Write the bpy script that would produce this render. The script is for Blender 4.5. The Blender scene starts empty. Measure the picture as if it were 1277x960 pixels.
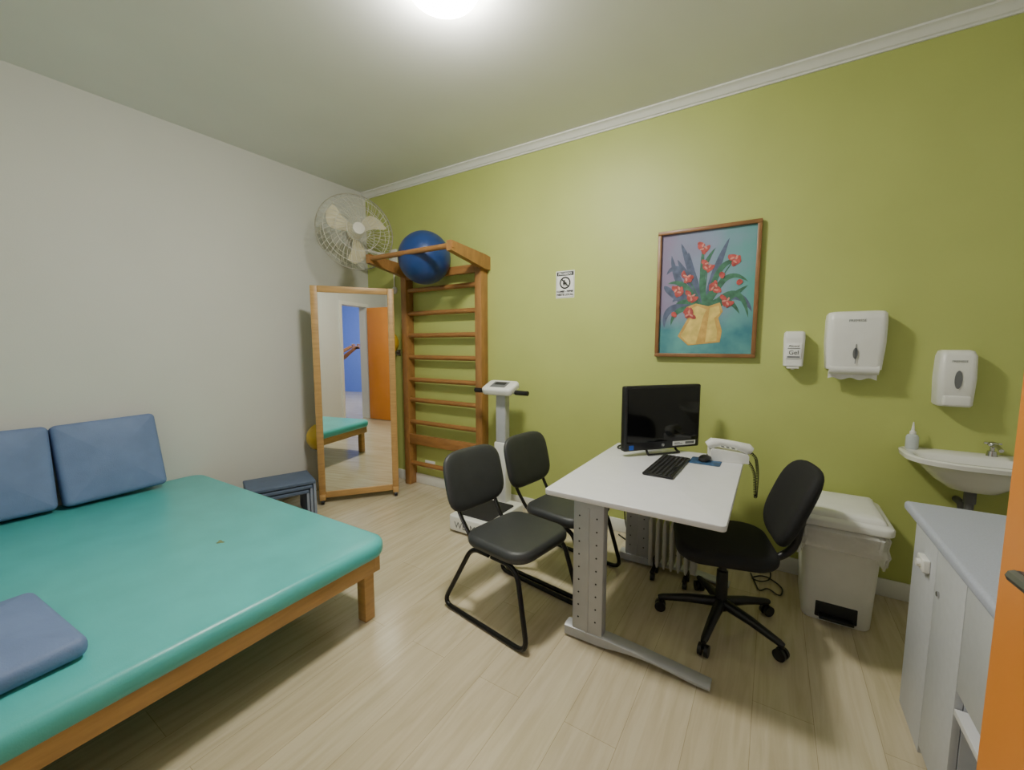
import bpy, bmesh, math, random
from mathutils import Vector, Matrix
random.seed(4)
pi=math.pi
# ---------------------------------------------------------------- camera
FPX=515.0; CH=1.4; tp=50/515; P_=math.atan(tp); TH=math.atan(0.632)
cam=bpy.data.cameras.new('camera'); cam.sensor_width=36; cam.lens=FPX/1277*36; cam.clip_start=0.02
co=bpy.data.objects.new('camera',cam); bpy.context.collection.objects.link(co)
co.location=(0,0,CH); co.rotation_euler=(pi/2-P_,0,TH); bpy.context.scene.camera=co
# ---------------------------------------------------------------- materials
def lin(c):
    c=c/255.0
    return c/12.92 if c<=.04045 else ((c+.055)/1.055)**2.4
def L(rgb): return (lin(rgb[0]),lin(rgb[1]),lin(rgb[2]),1)
def mat(name,rgb,rough=.5,metal=0,noise=.06,scale=15,bump=0,bscale=200,coat=0,emis=0,trans=0,alpha=1,stretch=None):
    m=bpy.data.materials.new(name); m.use_nodes=True; nt=m.node_tree; b=nt.nodes['Principled BSDF']
    b.inputs['Roughness'].default_value=rough; b.inputs['Metallic'].default_value=metal
    if coat: b.inputs['Coat Weight'].default_value=coat
    if trans: b.inputs['Transmission Weight'].default_value=trans
    if alpha<1: b.inputs['Alpha'].default_value=alpha
    tc=nt.nodes.new('ShaderNodeTexCoord'); mp=nt.nodes.new('ShaderNodeMapping'); nt.links.new(tc.outputs['Object'],mp.inputs[0])
    if stretch: mp.inputs['Scale'].default_value=stretch
    n=nt.nodes.new('ShaderNodeTexNoise'); n.inputs['Scale'].default_value=scale; n.inputs['Detail'].default_value=4
    nt.links.new(mp.outputs[0],n.inputs['Vector'])
    r=nt.nodes.new('ShaderNodeValToRGB'); c=L(rgb)
    r.color_ramp.elements[0].position=.3; r.color_ramp.elements[1].position=.7
    r.color_ramp.elements[0].color=tuple(x*(1-noise) for x in c[:3])+(1,)
    r.color_ramp.elements[1].color=tuple(min(1,x*(1+noise)) for x in c[:3])+(1,)
    nt.links.new(n.outputs['Fac'],r.inputs[0]); nt.links.new(r.outputs[0],b.inputs['Base Color'])
    if bump:
        n2=nt.nodes.new('ShaderNodeTexNoise'); n2.inputs['Scale'].default_value=bscale; n2.inputs['Detail'].default_value=3
        nt.links.new(mp.outputs[0],n2.inputs['Vector'])
        bp=nt.nodes.new('ShaderNodeBump'); bp.inputs['Strength'].default_value=bump; bp.inputs['Distance'].default_value=.01
        nt.links.new(n2.outputs['Fac'],bp.inputs['Height']); nt.links.new(bp.outputs[0],b.inputs['Normal'])
    if emis:
        b.inputs['Emission Color'].default_value=c; b.inputs['Emission Strength'].default_value=emis
    return m
GREEN=mat('green_paint',(182,191,110),.5,noise=.03,scale=3,bump=.05,bscale=120)
WHITEW=mat('white_wall_paint',(214,214,210),.6,noise=.02,scale=2,bump=.05,bscale=120)
CEILM=mat('ceiling_paint',(232,233,228),.7,noise=.02,scale=2)
BLUEW=mat('blue_wall_paint',(112,140,225),.6,noise=.03)
TRIMM=mat('trim_white',(228,228,222),.45,noise=.02)
TEAL=mat('teal_vinyl',(84,186,186),.30,noise=.07,scale=5,bump=.08,bscale=260)
CUSH=mat('blue_vinyl',(110,130,174),.6,noise=.08,scale=8,bump=.15,bscale=200)
BEECH=mat('beech_wood',(186,146,90),.4,noise=.14,scale=6,stretch=(1,1,8))
BARW=mat('varnished_pine',(156,112,64),.35,noise=.18,scale=8,stretch=(3,3,1))
BARH=mat('varnished_pine_rung',(156,110,62),.35,noise=.18,scale=8,stretch=(1,4,4))
BLACKV=mat('black_vinyl',(50,52,54),.45,noise=.1,bump=.1,bscale=300)
BLACKM=mat('black_metal',(18,18,20),.3,metal=.3,noise=.05)
BLACKP=mat('black_plastic',(22,22,24),.4,noise=.05)
BLACKF=mat('black_fabric',(20,20,23),.8,noise=.15,scale=80,bump=.2,bscale=400)
SCREEN=mat('screen_glass',(8,8,10),.08,noise=.02)
WPL=mat('white_plastic',(230,230,226),.3,noise=.02)
WPL2=mat('cream_plastic',(226,225,216),.4,noise=.03)
RADM=mat('radiator_enamel',(190,188,178),.4,noise=.03)
GREYM=mat('grey_painted_metal',(178,180,184),.4,metal=.2,noise=.04)
PIPEM=mat('grey_plastic_pipe',(96,96,98),.5)
DARKH=mat('dark_hole',(40,40,42),.7)
LAMW=mat('white_laminate',(220,220,225),.35,noise=.02)
LAMG=mat('grey_laminate',(194,197,204),.4,noise=.03,scale=40)
TOPG=mat('lilac_grey_laminate',(172,177,196),.45,noise=.08,scale=220)
PORC=mat('porcelain',(230,230,226),.12,noise=.01,coat=.5)
CHROME=mat('chrome',(190,190,192),.18,metal=1,noise=.02)
STEELH=mat('brushed_steel',(120,122,126),.4,metal=.8,noise=.04)
ORANGE=mat('orange_door_paint',(222,138,56),.4,noise=.04,scale=4)
BALLB=mat('navy_rubber',(30,60,118),.35,noise=.06)
BALLY=mat('yellow_rubber',(214,176,44),.4)
STEPM=mat('slate_blue_vinyl',(84,100,128),.55,noise=.08,bump=.1)
STEPE=mat('slate_edge_laminate',(140,150,172),.5)
MIRR=mat('mirror_glass',(244,246,244),.0,metal=1,noise=0)
CREAM=mat('cream_blade',(214,206,176),.45)
WIRE=mat('cage_wire',(205,202,190),.4,noise=.02)
BAGM=mat('thin_plastic_bag',(245,245,243),.25,alpha=.6,bump=.9,bscale=25)
PAPER=mat('paper_white',(238,238,236),.8)
INK=mat('black_ink',(18,18,18),.6)
GREYI=mat('grey_ink',(110,112,116),.6)
BLUEI=mat('blue_print',(40,90,190),.4)
SKIN=mat('skin',(190,135,105),.5)
NAVYC=mat('navy_cloth',(28,34,62),.85)
HAIRM=mat('dark_hair',(30,22,18),.6)
MATB=mat('black_rubber_mat',(30,30,32),.7,bump=.3,bscale=300)
LAMPE=mat('lamp_diffuser',(255,252,240),.5,emis=220,noise=0)
LAMPE2=mat('added_corridor_diffuser',(255,253,248),.5,emis=330,noise=0)  # glow of the added, unseen corridor lamp
# laminate floor
def floor_mat():
    m=bpy.data.materials.new('oak_laminate_floor'); m.use_nodes=True; nt=m.node_tree; b=nt.nodes['Principled BSDF']
    N=nt.nodes.new; K=nt.links.new
    tc=N('ShaderNodeTexCoord'); mp=N('ShaderNodeMapping'); mp.inputs['Rotation'].default_value=(0,0,pi/2); K(tc.outputs['Object'],mp.inputs[0])
    br=N('ShaderNodeTexBrick'); br.inputs['Scale'].default_value=1; br.inputs['Brick Width'].default_value=1.3; br.inputs['Row Height'].default_value=.197
    br.inputs['Mortar Size'].default_value=.0009; br.inputs['Mortar Smooth'].default_value=.3; br.offset=.37
    br.inputs['Color1'].default_value=L((198,186,158)); br.inputs['Color2'].default_value=L((205,194,168)); br.inputs['Mortar'].default_value=L((160,146,116))
    K(mp.outputs[0],br.inputs['Vector'])
    mp2=N('ShaderNodeMapping'); mp2.inputs['Scale'].default_value=(14,1.1,1); K(tc.outputs['Object'],mp2.inputs[0])
    n=N('ShaderNodeTexNoise'); n.inputs['Scale'].default_value=2.2; n.inputs['Detail'].default_value=7; n.inputs['Distortion'].default_value=.6; K(mp2.outputs[0],n.inputs['Vector'])
    r=N('ShaderNodeValToRGB'); r.color_ramp.elements[0].position=.33; r.color_ramp.elements[1].position=.62
    r.color_ramp.elements[0].color=(.78,.74,.67,1); r.color_ramp.elements[1].color=(1,1,1,1); K(n.outputs['Fac'],r.inputs[0])
    mx=N('ShaderNodeMix'); mx.data_type='RGBA'; mx.blend_type='MULTIPLY'; mx.inputs[0].default_value=.7
    K(br.outputs['Color'],mx.inputs[6]); K(r.outputs[0],mx.inputs[7]); K(mx.outputs[2],b.inputs['Base Color'])
    b.inputs['Roughness'].default_value=.19
    bp=N('ShaderNodeBump'); bp.inputs['Strength'].default_value=.04; K(n.outputs['Fac'],bp.inputs['Height']); K(bp.outputs[0],b.inputs['Normal'])
    return m
FLOORM=floor_mat()
# ---------------------------------------------------------------- mesh builder
def fil(pts,rad,closed=False,n=6):
    pts=[Vector(p) for p in pts]; out=[]; N=len(pts)
    for i,p in enumerate(pts):
        if not closed and (i==0 or i==N-1): out.append(p); continue
        a=pts[i-1]; b=pts[(i+1)%N]; da=(a-p); db=(b-p)
        d=min(rad,da.length*.49,db.length*.49)
        s=p+da.normalized()*d; e=p+db.normalized()*d
        for k in range(n+1):
            t=k/n; out.append(s*(1-t)**2+p*2*t*(1-t)+e*t*t)
    return out
class M:
    def __init__(s): s.v=[]; s.f=[]; s.mi=[]; s.cur=0; s.T=Matrix.Identity(4)
    def add(s,vs,fs):
        o=len(s.v)
        s.v+= [s.T@Vector(v) for v in vs]
        for f in fs: s.f.append([o+i for i in f]); s.mi.append(s.cur)
        return s
    def box(s,x0,x1,y0,y1,z0,z1,bev=0,seg=2):
        bm=bmesh.new(); bmesh.ops.create_cube(bm,size=1)
        for v in bm.verts: v.co=Vector(((x0+x1)/2+v.co.x*(x1-x0),(y0+y1)/2+v.co.y*(y1-y0),(z0+z1)/2+v.co.z*(z1-z0)))
        if bev: bmesh.ops.bevel(bm,geom=bm.edges[:],offset=bev,segments=seg,affect='EDGES',profile=.5)
        bm.verts.index_update()
        s.add([v.co.copy() for v in bm.verts],[[v.index for v in f.verts] for f in bm.faces]); bm.free(); return s
    def loft(s,rings,cap0=True,cap1=True,closed=False):
        n=len(rings[0]); vs=[p for r in rings for p in r]; fs=[]
        R=len(rings)
        for i in range(R if closed else R-1):
            a=i*n; b=((i+1)%R)*n
            for k in range(n):
                k2=(k+1)%n; fs.append([a+k,a+k2,b+k2,b+k])
        if not closed:
            if cap0: fs.append(list(range(n))[::-1])
            if cap1: fs.append([(R-1)*n+k for k in range(n)])
        return s.add(vs,fs)
    def tube(s,pts,r,seg=8,fillet=0,closed=False,flat=1.0):
        if fillet: pts=fil(pts,fillet,closed)
        pts=[Vector(p) for p in pts]; N=len(pts); rings=[]
        up=None
        for i,p in enumerate(pts):
            if closed: t=(pts[(i+1)%N]-pts[i-1])
            else: t=(pts[min(i+1,N-1)]-pts[max(i-1,0)])
            if t.length<1e-9: t=Vector((0,0,1))
            t.normalize()
            if up is None:
                up=Vector((0,0,1)) if abs(t.z)<.9 else Vector((1,0,0))
            up=(up-t*up.dot(t)); 
            if up.length<1e-6: up=t.orthogonal()
            up.normalize(); sd=t.cross(up)
            rr=r[i] if isinstance(r,(list,tuple)) else r
            rings.append([p+up*math.cos(2*pi*k/seg)*rr*flat+sd*math.sin(2*pi*k/seg)*rr for k in range(seg)])
        return s.loft(rings,closed=closed)
    def cyl(s,p0,p1,r0,r1=None,seg=20):
        return s.tube([p0,p1],[r0,r0 if r1 is None else r1],seg)
    def sph(s,c,r,seg=24,rings=14):
        if not isinstance(r,(tuple,list)): r=(r,r,r)
        rg=[]
        for i in range(rings+1):
            a=-pi/2+pi*i/rings; ca=max(math.cos(a),.001)
            rg.append([(c[0]+r[0]*ca*math.cos(2*pi*k/seg),c[1]+r[1]*ca*math.sin(2*pi*k/seg),c[2]+r[2]*math.sin(a)) for k in range(seg)])
        return s.loft(rg)
    def lathe(s,prof,seg=28,c=(0,0)):
        return s.loft([[(c[0]+max(r,.0005)*math.cos(2*pi*k/seg),c[1]+max(r,.0005)*math.sin(2*pi*k/seg),z) for k in range(seg)] for r,z in prof])
    def rr(s,x0,x1,y0,y1,z,rc,inset=0,n=6):
        x0+=inset;x1-=inset;y0+=inset;y1-=inset; rc=max(rc-inset,.0008); o=[]
        for cx,cy,a0 in ((x1-rc,y1-rc,0),(x0+rc,y1-rc,pi/2),(x0+rc,y0+rc,pi),(x1-rc,y0+rc,1.5*pi)):
            for k in range(n+1):
                a=a0+pi/2*k/n; o.append((cx+rc*math.cos(a),cy+rc*math.sin(a),z))
        return o
    def slab(s,x0,x1,y0,y1,z0,z1,rc,re,n=6,ns=4):
        rings=[s.rr(x0,x1,y0,y1,z0+re*(1-math.cos(pi/2*k/ns)),rc,re*(1-math.sin(pi/2*k/ns)),n) for k in range(ns+1)]
        rings+=[s.rr(x0,x1,y0,y1,z1-re*(1-math.cos(pi/2*k/ns)),rc,re*(1-math.sin(pi/2*k/ns)),n) for k in range(ns,-1,-1)]
        return s.loft(rings)
    def pad(s,w,h,t,e=4,curv=0,seg=48,crown=.25):
        def pt(a,r,side):
            c=math.cos(a);d=math.sin(a)
            k=(abs(c)**e+abs(d)**e)**(-1/e)
            y=w/2*r*k*c; z=h/2*r*k*d
            th=t/2*((1-crown)*(1-r**12)**.5+crown*(1-r*r))
            return (side*th+curv*y*y,y,z)
        rs=[.02,.25,.5,.7,.85,.93,.97,.99,1.0]
        rings=[[pt(2*pi*k/seg,r,-1) for k in range(seg)] for r in rs]+[[pt(2*pi*k/seg,r,1) for k in range(seg)] for r in rs[::-1][1:]]
        return s.loft(rings)
    def obj(s,name,mats,parent=None,loc=None,rot=None,ang=40):
        me=bpy.data.meshes.new(name); me.from_pydata([tuple(v) for v in s.v],[],s.f)
        bm=bmesh.new(); bm.from_mesh(me); bmesh.ops.recalc_face_normals(bm,faces=bm.faces[:]); bm.to_mesh(me); bm.free()
        if not isinstance(mats,(list,tuple)): mats=[mats]
        for m in mats: me.materials.append(m)
        for p,i in zip(me.polygons,s.mi): p.material_index=i
        me.shade_smooth(); me.set_sharp_from_angle(angle=math.radians(ang))
        o=bpy.data.objects.new(name,me); bpy.context.collection.objects.link(o)
        if parent: o.parent=parent
        if loc: o.location=loc
        if rot: o.rotation_euler=rot
        return o
def tag(o,label,cat,group=None):
    o['label']=label; o['category']=cat
    if group: o['group']=group
    return o
def E(name,label,cat,loc=(0,0,0),rz=0,group=None):
    o=bpy.data.objects.new(name,None); o.empty_display_size=.05; bpy.context.collection.objects.link(o)
    o.location=loc; o.rotation_euler=(0,0,rz); return tag(o,label,cat,group)
def S(o): o['kind']='structure'; return o
def text(name,body,size,mt,parent,mtx,align='CENTER',bold=0):
    c=bpy.data.curves.new('txt','FONT'); c.body=body; c.size=size; c.align_x=align; c.align_y='CENTER'; c.extrude=.0003; c.offset=bold
    t=bpy.data.objects.new('txt',c); bpy.context.collection.objects.link(t)
    bpy.context.view_layer.update()
    me=bpy.data.meshes.new_from_object(t.evaluated_get(bpy.context.evaluated_depsgraph_get()))
    bpy.data.objects.remove(t); me.transform(mtx); me.materials.clear(); me.materials.append(mt)
    o=bpy.data.objects.new(name,me); bpy.context.collection.objects.link(o); o.parent=parent; return o
def TX(loc,rx=0,ry=0,rz=0): return Matrix.Translation(loc)@Matrix.Rotation(rz,4,'Z')@Matrix.Rotation(ry,4,'Y')@Matrix.Rotation(rx,4,'X')
def wtext(name,body,size,mt,parent,x,y,z,bold=0): return text(name,body,size,mt,parent,TX((x,y,z),rx=pi/2),bold=bold)
def copy_thing(src,loc,rz,label=None):
    t=src.copy(); bpy.context.collection.objects.link(t); t.location=loc; t.rotation_euler=(0,0,rz)
    if label: t['label']=label
    def rec(a,b):
        for ch in a.children:
            c=ch.copy(); c.parent=b; bpy.context.collection.objects.link(c); rec(ch,c)
    rec(src,t); return t
# ---------------------------------------------------------------- room
XL,XR,YB,YF,HC=-3.69,1.16,2.97,-.2,2.965
S(M().box(XL-.15,4.4,-4.7,YB+.15,-.1,0).obj('floor',FLOORM))
S(M().box(XL-.15,4.4,-4.7,YB+.15,HC,HC+.1).obj('ceiling',CEILM))
S(M().box(XL-.15,XR+.15,YB,YB+.15,0,HC).obj('wall_back',GREEN))
S(M().box(XL-.15,XL,YF,YB,0,HC).obj('wall_left',WHITEW))
S(M().box(XR,XR+.15,YF,YB,0,HC).obj('wall_right',WHITEW))
DX0,DX1,DH=-.18,.50,2.1
S(M().box(XL-.15,DX0,YF-.15,YF,0,HC).box(DX1,XR+.15,YF-.15,YF,0,HC).box(DX0,DX1,YF-.15,YF,DH,HC).obj('wall_front',WHITEW))
S(M().box(4.2,4.35,-4.6,YF-.15,0,HC).obj('wall_corridor_end',BLUEW))
S(M().box(-1.3,4.2,-4.6,-4.45,0,HC).obj('wall_corridor_side',BLUEW))
S(M().box(-1.3,-1.15,-4.45,YF-.15,0,HC).obj('wall_corridor_near',WHITEW))
S(M().box(XR+.15,4.2,YF-.15,YF-.1,0,HC).obj('wall_corridor_inner',WHITEW))
S(M().box(DX0-.06,DX0,YF,YF+.02,0,DH+.06).box(DX1,DX1+.06,YF,YF+.02,0,DH+.06).box(DX0,DX1,YF,YF+.02,DH,DH+.06).obj('trim_1',TRIMM))
# crown moulding on green wall
prof=[(0,-.058),(0,0),(-.055,0),(-.055,-.010),(-.045,-.014),(-.036,-.020),(-.028,-.032),(-.02,-.044),(-.010,-.048),(-.010,-.058)]
m=M(); m.loft([[(XL,YB+a,HC+b) for a,b in prof],[(XR,YB+a,HC+b) for a,b in prof]]); S(m.obj('trim_2',TRIMM,ang=25))
S(M().box(XL,XR,YB-.014,YB,0,.10,.004).obj('baseboard_back',TRIMM))
S(M().box(XL,XL+.014,YF,YB-.014,0,.08,.004).obj('baseboard_left',TRIMM))
# ---------------------------------------------------------------- ceiling light
def ceil_light(loc,em,label):
    e=E('ceiling_light',label,'ceiling light',loc)
    M().lathe([(.0,0),(.17,0),(.17,-.015),(.0,-.015)]).obj('base',TRIMM,e)
    M().lathe([(.155,-.015),(.16,-.035),(.145,-.06),(.10,-.078),(.05,-.086),(0,-.088)]).obj('diffuser',em,e)
    return e
ceil_light((-1.28,1.47,HC),LAMPE,'round white ceiling light, switched on, glowing')
ceil_light((2.0,-2.2,HC),LAMPE2,'added round ceiling light, unseen, brightening the corridor')  # unseen lamp, added to brighten the corridor reflected in the mirror
# ---------------------------------------------------------------- orange door
d0=Vector((.405,-.11,0)); d1=Vector((.2725,.80,0)); dv=d1-d0; W=dv.length; ang=math.atan2(dv.y,dv.x)
e=E('door_1','','',tuple(d0),ang); 
for k in ('label','category'): del e[k]
e['kind']='structure'
M().box(0,W,-.035,0,.01,2.08,.002).obj('door_panel',ORANGE,e)
m=M(); 
for sgn,y in ((1,0),(-1,-.035)):
    m.cyl((W-.085,y,1.125),(W-.085,y+sgn*.006,1.125),.022)
    m.cyl((W-.085,y,1.125),(W-.085,y+sgn*.026,1.125),.009)
    m.tube([(W-.08,y+sgn*.028,1.125),(W-.13,y+sgn*.030,1.125),(W-.20,y+sgn*.028,1.125)],.008)
    m.cyl((W-.085,y,1.055),(W-.085,y+sgn*.006,1.055),.020)
    m.box(W-.087,W-.083,min(y,y+sgn*.008),max(y,y+sgn*.008),1.046,1.062)
m.obj('handle',STEELH,e)
# ---------------------------------------------------------------- treatment table
e=E('treatment_table','low wide treatment table, teal vinyl top, light wood frame','treatment table',(-2.65,.6,0),math.radians(1.3))
M().slab(-1.01,1.055,-.77,.765,.335,.425,.10,.035,n=8).obj('mattress_top',TEAL,e)
z0,z1=.255,.335
m=M()
m.box(-.98,1.02,.69,.72,z0,z1,.004).box(-.98,1.02,-.74,-.71,z0,z1,.004).box(.99,1.02,-.71,.69,z0,z1,.004).box(-.98,-.95,-.71,.69,z0,z1,.004)
m.obj('frame',BEECH,e)
for x in (-.94,.965):
    for y in (-.70,.67): M().box(x-.03,x+.03,y-.03,y+.03,0,.335,.006).obj('leg',BEECH,e)
m=M(); o_=[]
for k in range(14):
    t=2*pi*k/14; r=.02*(1+.35*math.sin(3*t)); o_.append((.38+r*math.cos(t),.28+.7*r*math.sin(t),.4256))
m.add(o_,[list(range(14))]); m.obj('worn_patch',mat('worn_foam',(120,130,90),.8,noise=.3,scale=60),e)
# cushions
def cushion(label,loc,rot,s=(.49,.49,.11),re=.028,rc=.03,puff=.018):
    m=M(); m.slab(-s[0]/2,s[0]/2,-s[1]/2,s[1]/2,0,s[2],rc,re)
    # domed upper face built as its own grid
    o=m.obj('cushion',CUSH)
    bm=bmesh.new(); bm.from_mesh(o.data)
    top=[f for f in bm.faces if len(f.verts)>8]
    bmesh.ops.delete(bm,geom=top,context='FACES_ONLY')
    # rebuild caps as concentric rings
    for zc,sg in ((s[2],1),(0,-.3)):
        loop=[v for v in bm.verts if abs(v.co.z-zc)<1e-5]
        loop.sort(key=lambda v:math.atan2(v.co.y,v.co.x)); n=len(loop); prev=loop
        for k in range(1,8):
            q=1-k/8; cur=[bm.verts.new((v.co.x*q,v.co.y*q,zc+sg*puff*(1-q**2.2)+sg*.0018*math.sin(9*v.co.x*q*3+5*v.co.y*q*4))) for v in loop]
            for i in range(n): bm.faces.new((prev[i],prev[(i+1)%n],cur[(i+1)%n],cur[i]))
            prev=cur
        c=bm.verts.new((0,0,zc+sg*puff))
        for i in range(n): bm.faces.new((prev[i],prev[(i+1)%n],c))
    bmesh.ops.recalc_face_normals(bm,faces=bm.faces[:])
    bm.to_mesh(o.data); bm.free(); o.data.shade_smooth(); o.data.set_sharp_from_angle(angle=math.radians(70))
    o.location=loc; o.rotation_euler=rot
    return tag(o,label,'cushion','blue vinyl cushions on the treatment table')
def lean(label,y,tilt,roll=0):
    o=cushion(label,(0,0,0),(0,0,0))
    R=Matrix.Rotation(roll,3,'X')@Matrix.Rotation(-tilt,3,'Y')@Matrix(((0,0,1),(1,0,0),(0,1,0)))
    o.matrix_world=Matrix.Translation((XL+.07,y,.425+.245))@R.to_4x4()
    return o
lean('square blue vinyl cushion leaning against the white wall on the table',.82,math.radians(13),math.radians(1.5))
lean('square blue cushion leaning against the wall beside another one',.315,math.radians(13),math.radians(-1))
cushion('blue vinyl cushion lying flat on the teal table top',(-2.01,.065,.431),(0,0,math.radians(4)),(.53,.47,.066),.026,.03,.03)
# ---------------------------------------------------------------- nested step stools
def step(w,d,h,k):
    e=E('step_stool','slate blue step stool nested with others beside the mirror','step stool',(-3.36,1.76,0),math.radians(70),'nested step stools by the wall')
    M().slab(-w/2,w/2,-d/2,d/2,h-.03,h,.01,.008).obj('top',STEPM,e)
    for s in (-1,1):
        x=s*(w/2-.011); M().box(x-.009,x+.009,-d/2+.01,d/2-.01,0,h-.03,.002).obj('side_panel',[STEPM],e)
        M().box(x-.0095,x+.0095,-d/2+.004,-d/2+.0105,0,h-.03).obj('edge_band',STEPE,e)
    return e
step(.48,.34,.30,0); step(.43,.33,.262,1); step(.38,.32,.224,2)
# ---------------------------------------------------------------- standing mirror
e=E('standing_mirror','tall wood-framed standing mirror on casters','mirror',(-3.335,2.085,0),math.atan2(.81,.587)-math.radians(1.5))
mw,mz0,mz1=.68,.05,1.90
m=M(); fw=.055
m.box(0,fw,-.02,.02,mz0,mz1,.005).box(mw-fw,mw,-.02,.02,mz0,mz1,.005).box(fw,mw-fw,-.02,.02,mz1-fw,mz1,.005).box(fw,mw-fw,-.02,.02,mz0,mz0+fw,.005)
m.obj('frame',BEECH,e)
M().box(fw-.002,mw-fw+.002,-.008,-.002,mz0+fw-.002,mz1-fw+.002).obj('mirror_glass',MIRR,e)
M().box(fw-.002,mw-fw+.002,0,.012,mz0+fw-.002,mz1-fw+.002).obj('back_panel',BEECH,e)
for x in (.03,mw-.03):
    M().box(x-.025,x+.025,-.06,.16,.04,.085,.005).obj('foot',BEECH,e)
    for y in (-.04,.14):
        m=M(); m.cyl((x-.012,y,.022),(x+.012,y,.022),.022,seg=16).box(x-.014,x+.014,y-.012,y+.012,.03,.045); m.obj('caster',BLACKP,e)
# ---------------------------------------------------------------- yellow balls on wall holders
for c,wall in (((-3.555,2.27,.54),'L'),((-3.25,2.80,1.42),'B')):
    r=.13
    m=M(); zz=c[2]-.10; rr_=.092
    m.tube([(c[0]+rr_*math.cos(a*pi/12),c[1]+rr_*math.sin(a*pi/12),zz-.002) for a in range(24)],.005,6,closed=True)
    if wall=='L': m.tube([(c[0]-rr_,c[1],zz-.002),(XL,c[1],zz-.002)],.006,6).box(XL,XL+.006,c[1]-.03,c[1]+.03,zz-.03,zz+.03)
    else: m.tube([(c[0],c[1]+rr_,zz-.002),(c[0],YB,zz-.002)],.006,6).box(c[0]-.03,c[0]+.03,YB-.006,YB,zz-.03,zz+.03)
    tag(m.obj('ball_holder',CHROME),'small metal ring bracket holding a yellow ball','ball holder','wall ball holders')
    tag(M().sph(c,r).obj('exercise_ball',BALLY),'small yellow exercise ball tucked behind the mirror','ball','yellow exercise balls')
# ---------------------------------------------------------------- wall bars
e=E('wall_bars','varnished wooden wall bars ladder with a pull-up extension at the top','wall bars',(-2.61,2.93,0))
for x in (-.45,.45): M().box(x-.035,x+.035,-.06,.04,0,2.10,.006).obj('post',BARW,e)
for z in (.22,.64,.86,1.06,1.28,1.49,1.70,1.92):
    M().tube([(-.44,-.02,z),(.44,-.02,z)],.023,12).obj('rung',BARH,e)
M().box(-.44,.44,-.055,-.02,.42,.52,.008).obj('rung',BARH,e)
M().box(-.44,.44,-.05,.0,2.02,2.09,.006).obj('top_rail',BARH,e)
for x in (-.44,.49):
    m=M(); m.loft([[(x-.024,-.47,2.115),(x+.024,-.47,2.115),(x+.024,-.47,2.19),(x-.024,-.47,2.19)],[(x-.024,-.03,2.04),(x+.024,-.03,2.04),(x+.024,-.03,2.16),(x-.024,-.03,2.16)],[(x-.024,.04,2.04),(x+.024,.04,2.04),(x+.024,.04,2.15),(x-.024,.04,2.15)]])
    m.obj('bracket_arm',BARW,e)
M().tube([(-.47,-.445,2.155),(.52,-.445,2.155)],.022,12).obj('pull_up_bar',BARH,e)
tag(M().sph((-2.60,2.695,2.15),.225,36,22).obj('gym_ball',BALLB),'large dark blue gym ball wedged on top of the wall bars','ball')
# ---------------------------------------------------------------- wall fan
e=E('wall_fan','white wall-mounted fan with wire cage and cream blades','fan',(-3.2,2.46,2.40))
fd=Vector((.90,-.40,.06)).normalized(); q=fd.to_track_quat('Z','Y'); h=bpy.data.objects.new('fan_head',None); bpy.context.collection.objects.link(h); h.parent=e; h.rotation_mode='QUATERNION'; h.rotation_quaternion=q
Rr=.33
def cage(zs,name,n=40):
    m=M()
    prof=[(.05,zs*.11),(.14,zs*.105),(.22,zs*.09),(.28,zs*.06),(.315,zs*.03),(Rr,0)]
    for k in range(n):
        a=2*pi*k/n
        m.tube([(r*math.cos(a+ (0.5*(r/Rr))) ,r*math.sin(a+(0.5*(r/Rr))),z) for r,z in prof],.0018,4)
    for r,z,t in ((Rr,0,.005),(.28,zs*.06,.0025),(.19,zs*.097,.0025),(.10,zs*.108,.0025)):
        m.tube([(r*math.cos(2*pi*k/40),r*math.sin(2*pi*k/40),z) for k in range(40)],t,6,closed=True)
    m.lathe([(0,zs*.105),(.055,zs*.105),(.05,zs*.118),(0,zs*.12)])
    return m.obj(name,WIRE,h)
cage(1,'front_cage'); cage(-1,'rear_cage')
M().lathe([(0,-.05),(.06,-.05),(.062,.02),(.045,.05),(0,.055)]).obj('hub',CREAM,h)
for k in range(3):
    a0=k*2*pi/3+.35; g=[]
    for i in range(8):
        r=.05+.225*i/7; wd=(.045+.065*math.sin(min(1,i/5)*pi/2))*(1 if i<6 else (.85 if i==6 else .55)); row=[]
        for j in range(6):
            s=(j/5-.5); off=s*wd*1.25+.05*math.sin(i/7*pi)
            row.append((r*math.cos(a0)-off*math.sin(a0),r*math.sin(a0)+off*math.cos(a0),-s*.05))
        g.append(row)
    rings=[[*row,*[(x,y,z-.004) for x,y,z in row[::-1]]] for row in g]
    M().loft(rings).obj('blade',CREAM,h)
M().lathe([(0,-.26),(.05,-.255),(.075,-.22),(.075,-.14),(.06,-.12),(0,-.115)]).obj('motor_housing',WPL2,h)
m=M(); back=-fd*.2
m.tube([tuple(back),tuple(back+Vector((0,0,-.08))),(-.08,.36,-.12),(-.08,.50,-.12)],.014,8,fillet=.05)
m.box(-.13,-.03,.485,.51,-.19,-.05,.005); m.obj('wall_bracket',WPL2,e)
m=M(); m.tube([(-.08,.502,-.19),(-.08,.502,-.42)],.007,8); m.obj('cable_conduit',WPL2,e)
e=E('wall_switch','small round white fan switch on green wall','switch',(-3.28,YB,1.95))
m=M(); m.T=TX((0,0,0),rx=pi/2); m.lathe([(0,0),(.035,0),(.035,.012),(.028,.018),(0,.018)]); m.obj('plate',WPL,e)
m=M(); m.T=TX((0,0,0),rx=pi/2); m.lathe([(0,.018),(.012,.018),(.011,.03),(0,.031)]); m.obj('knob',WPL2,e)
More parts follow.
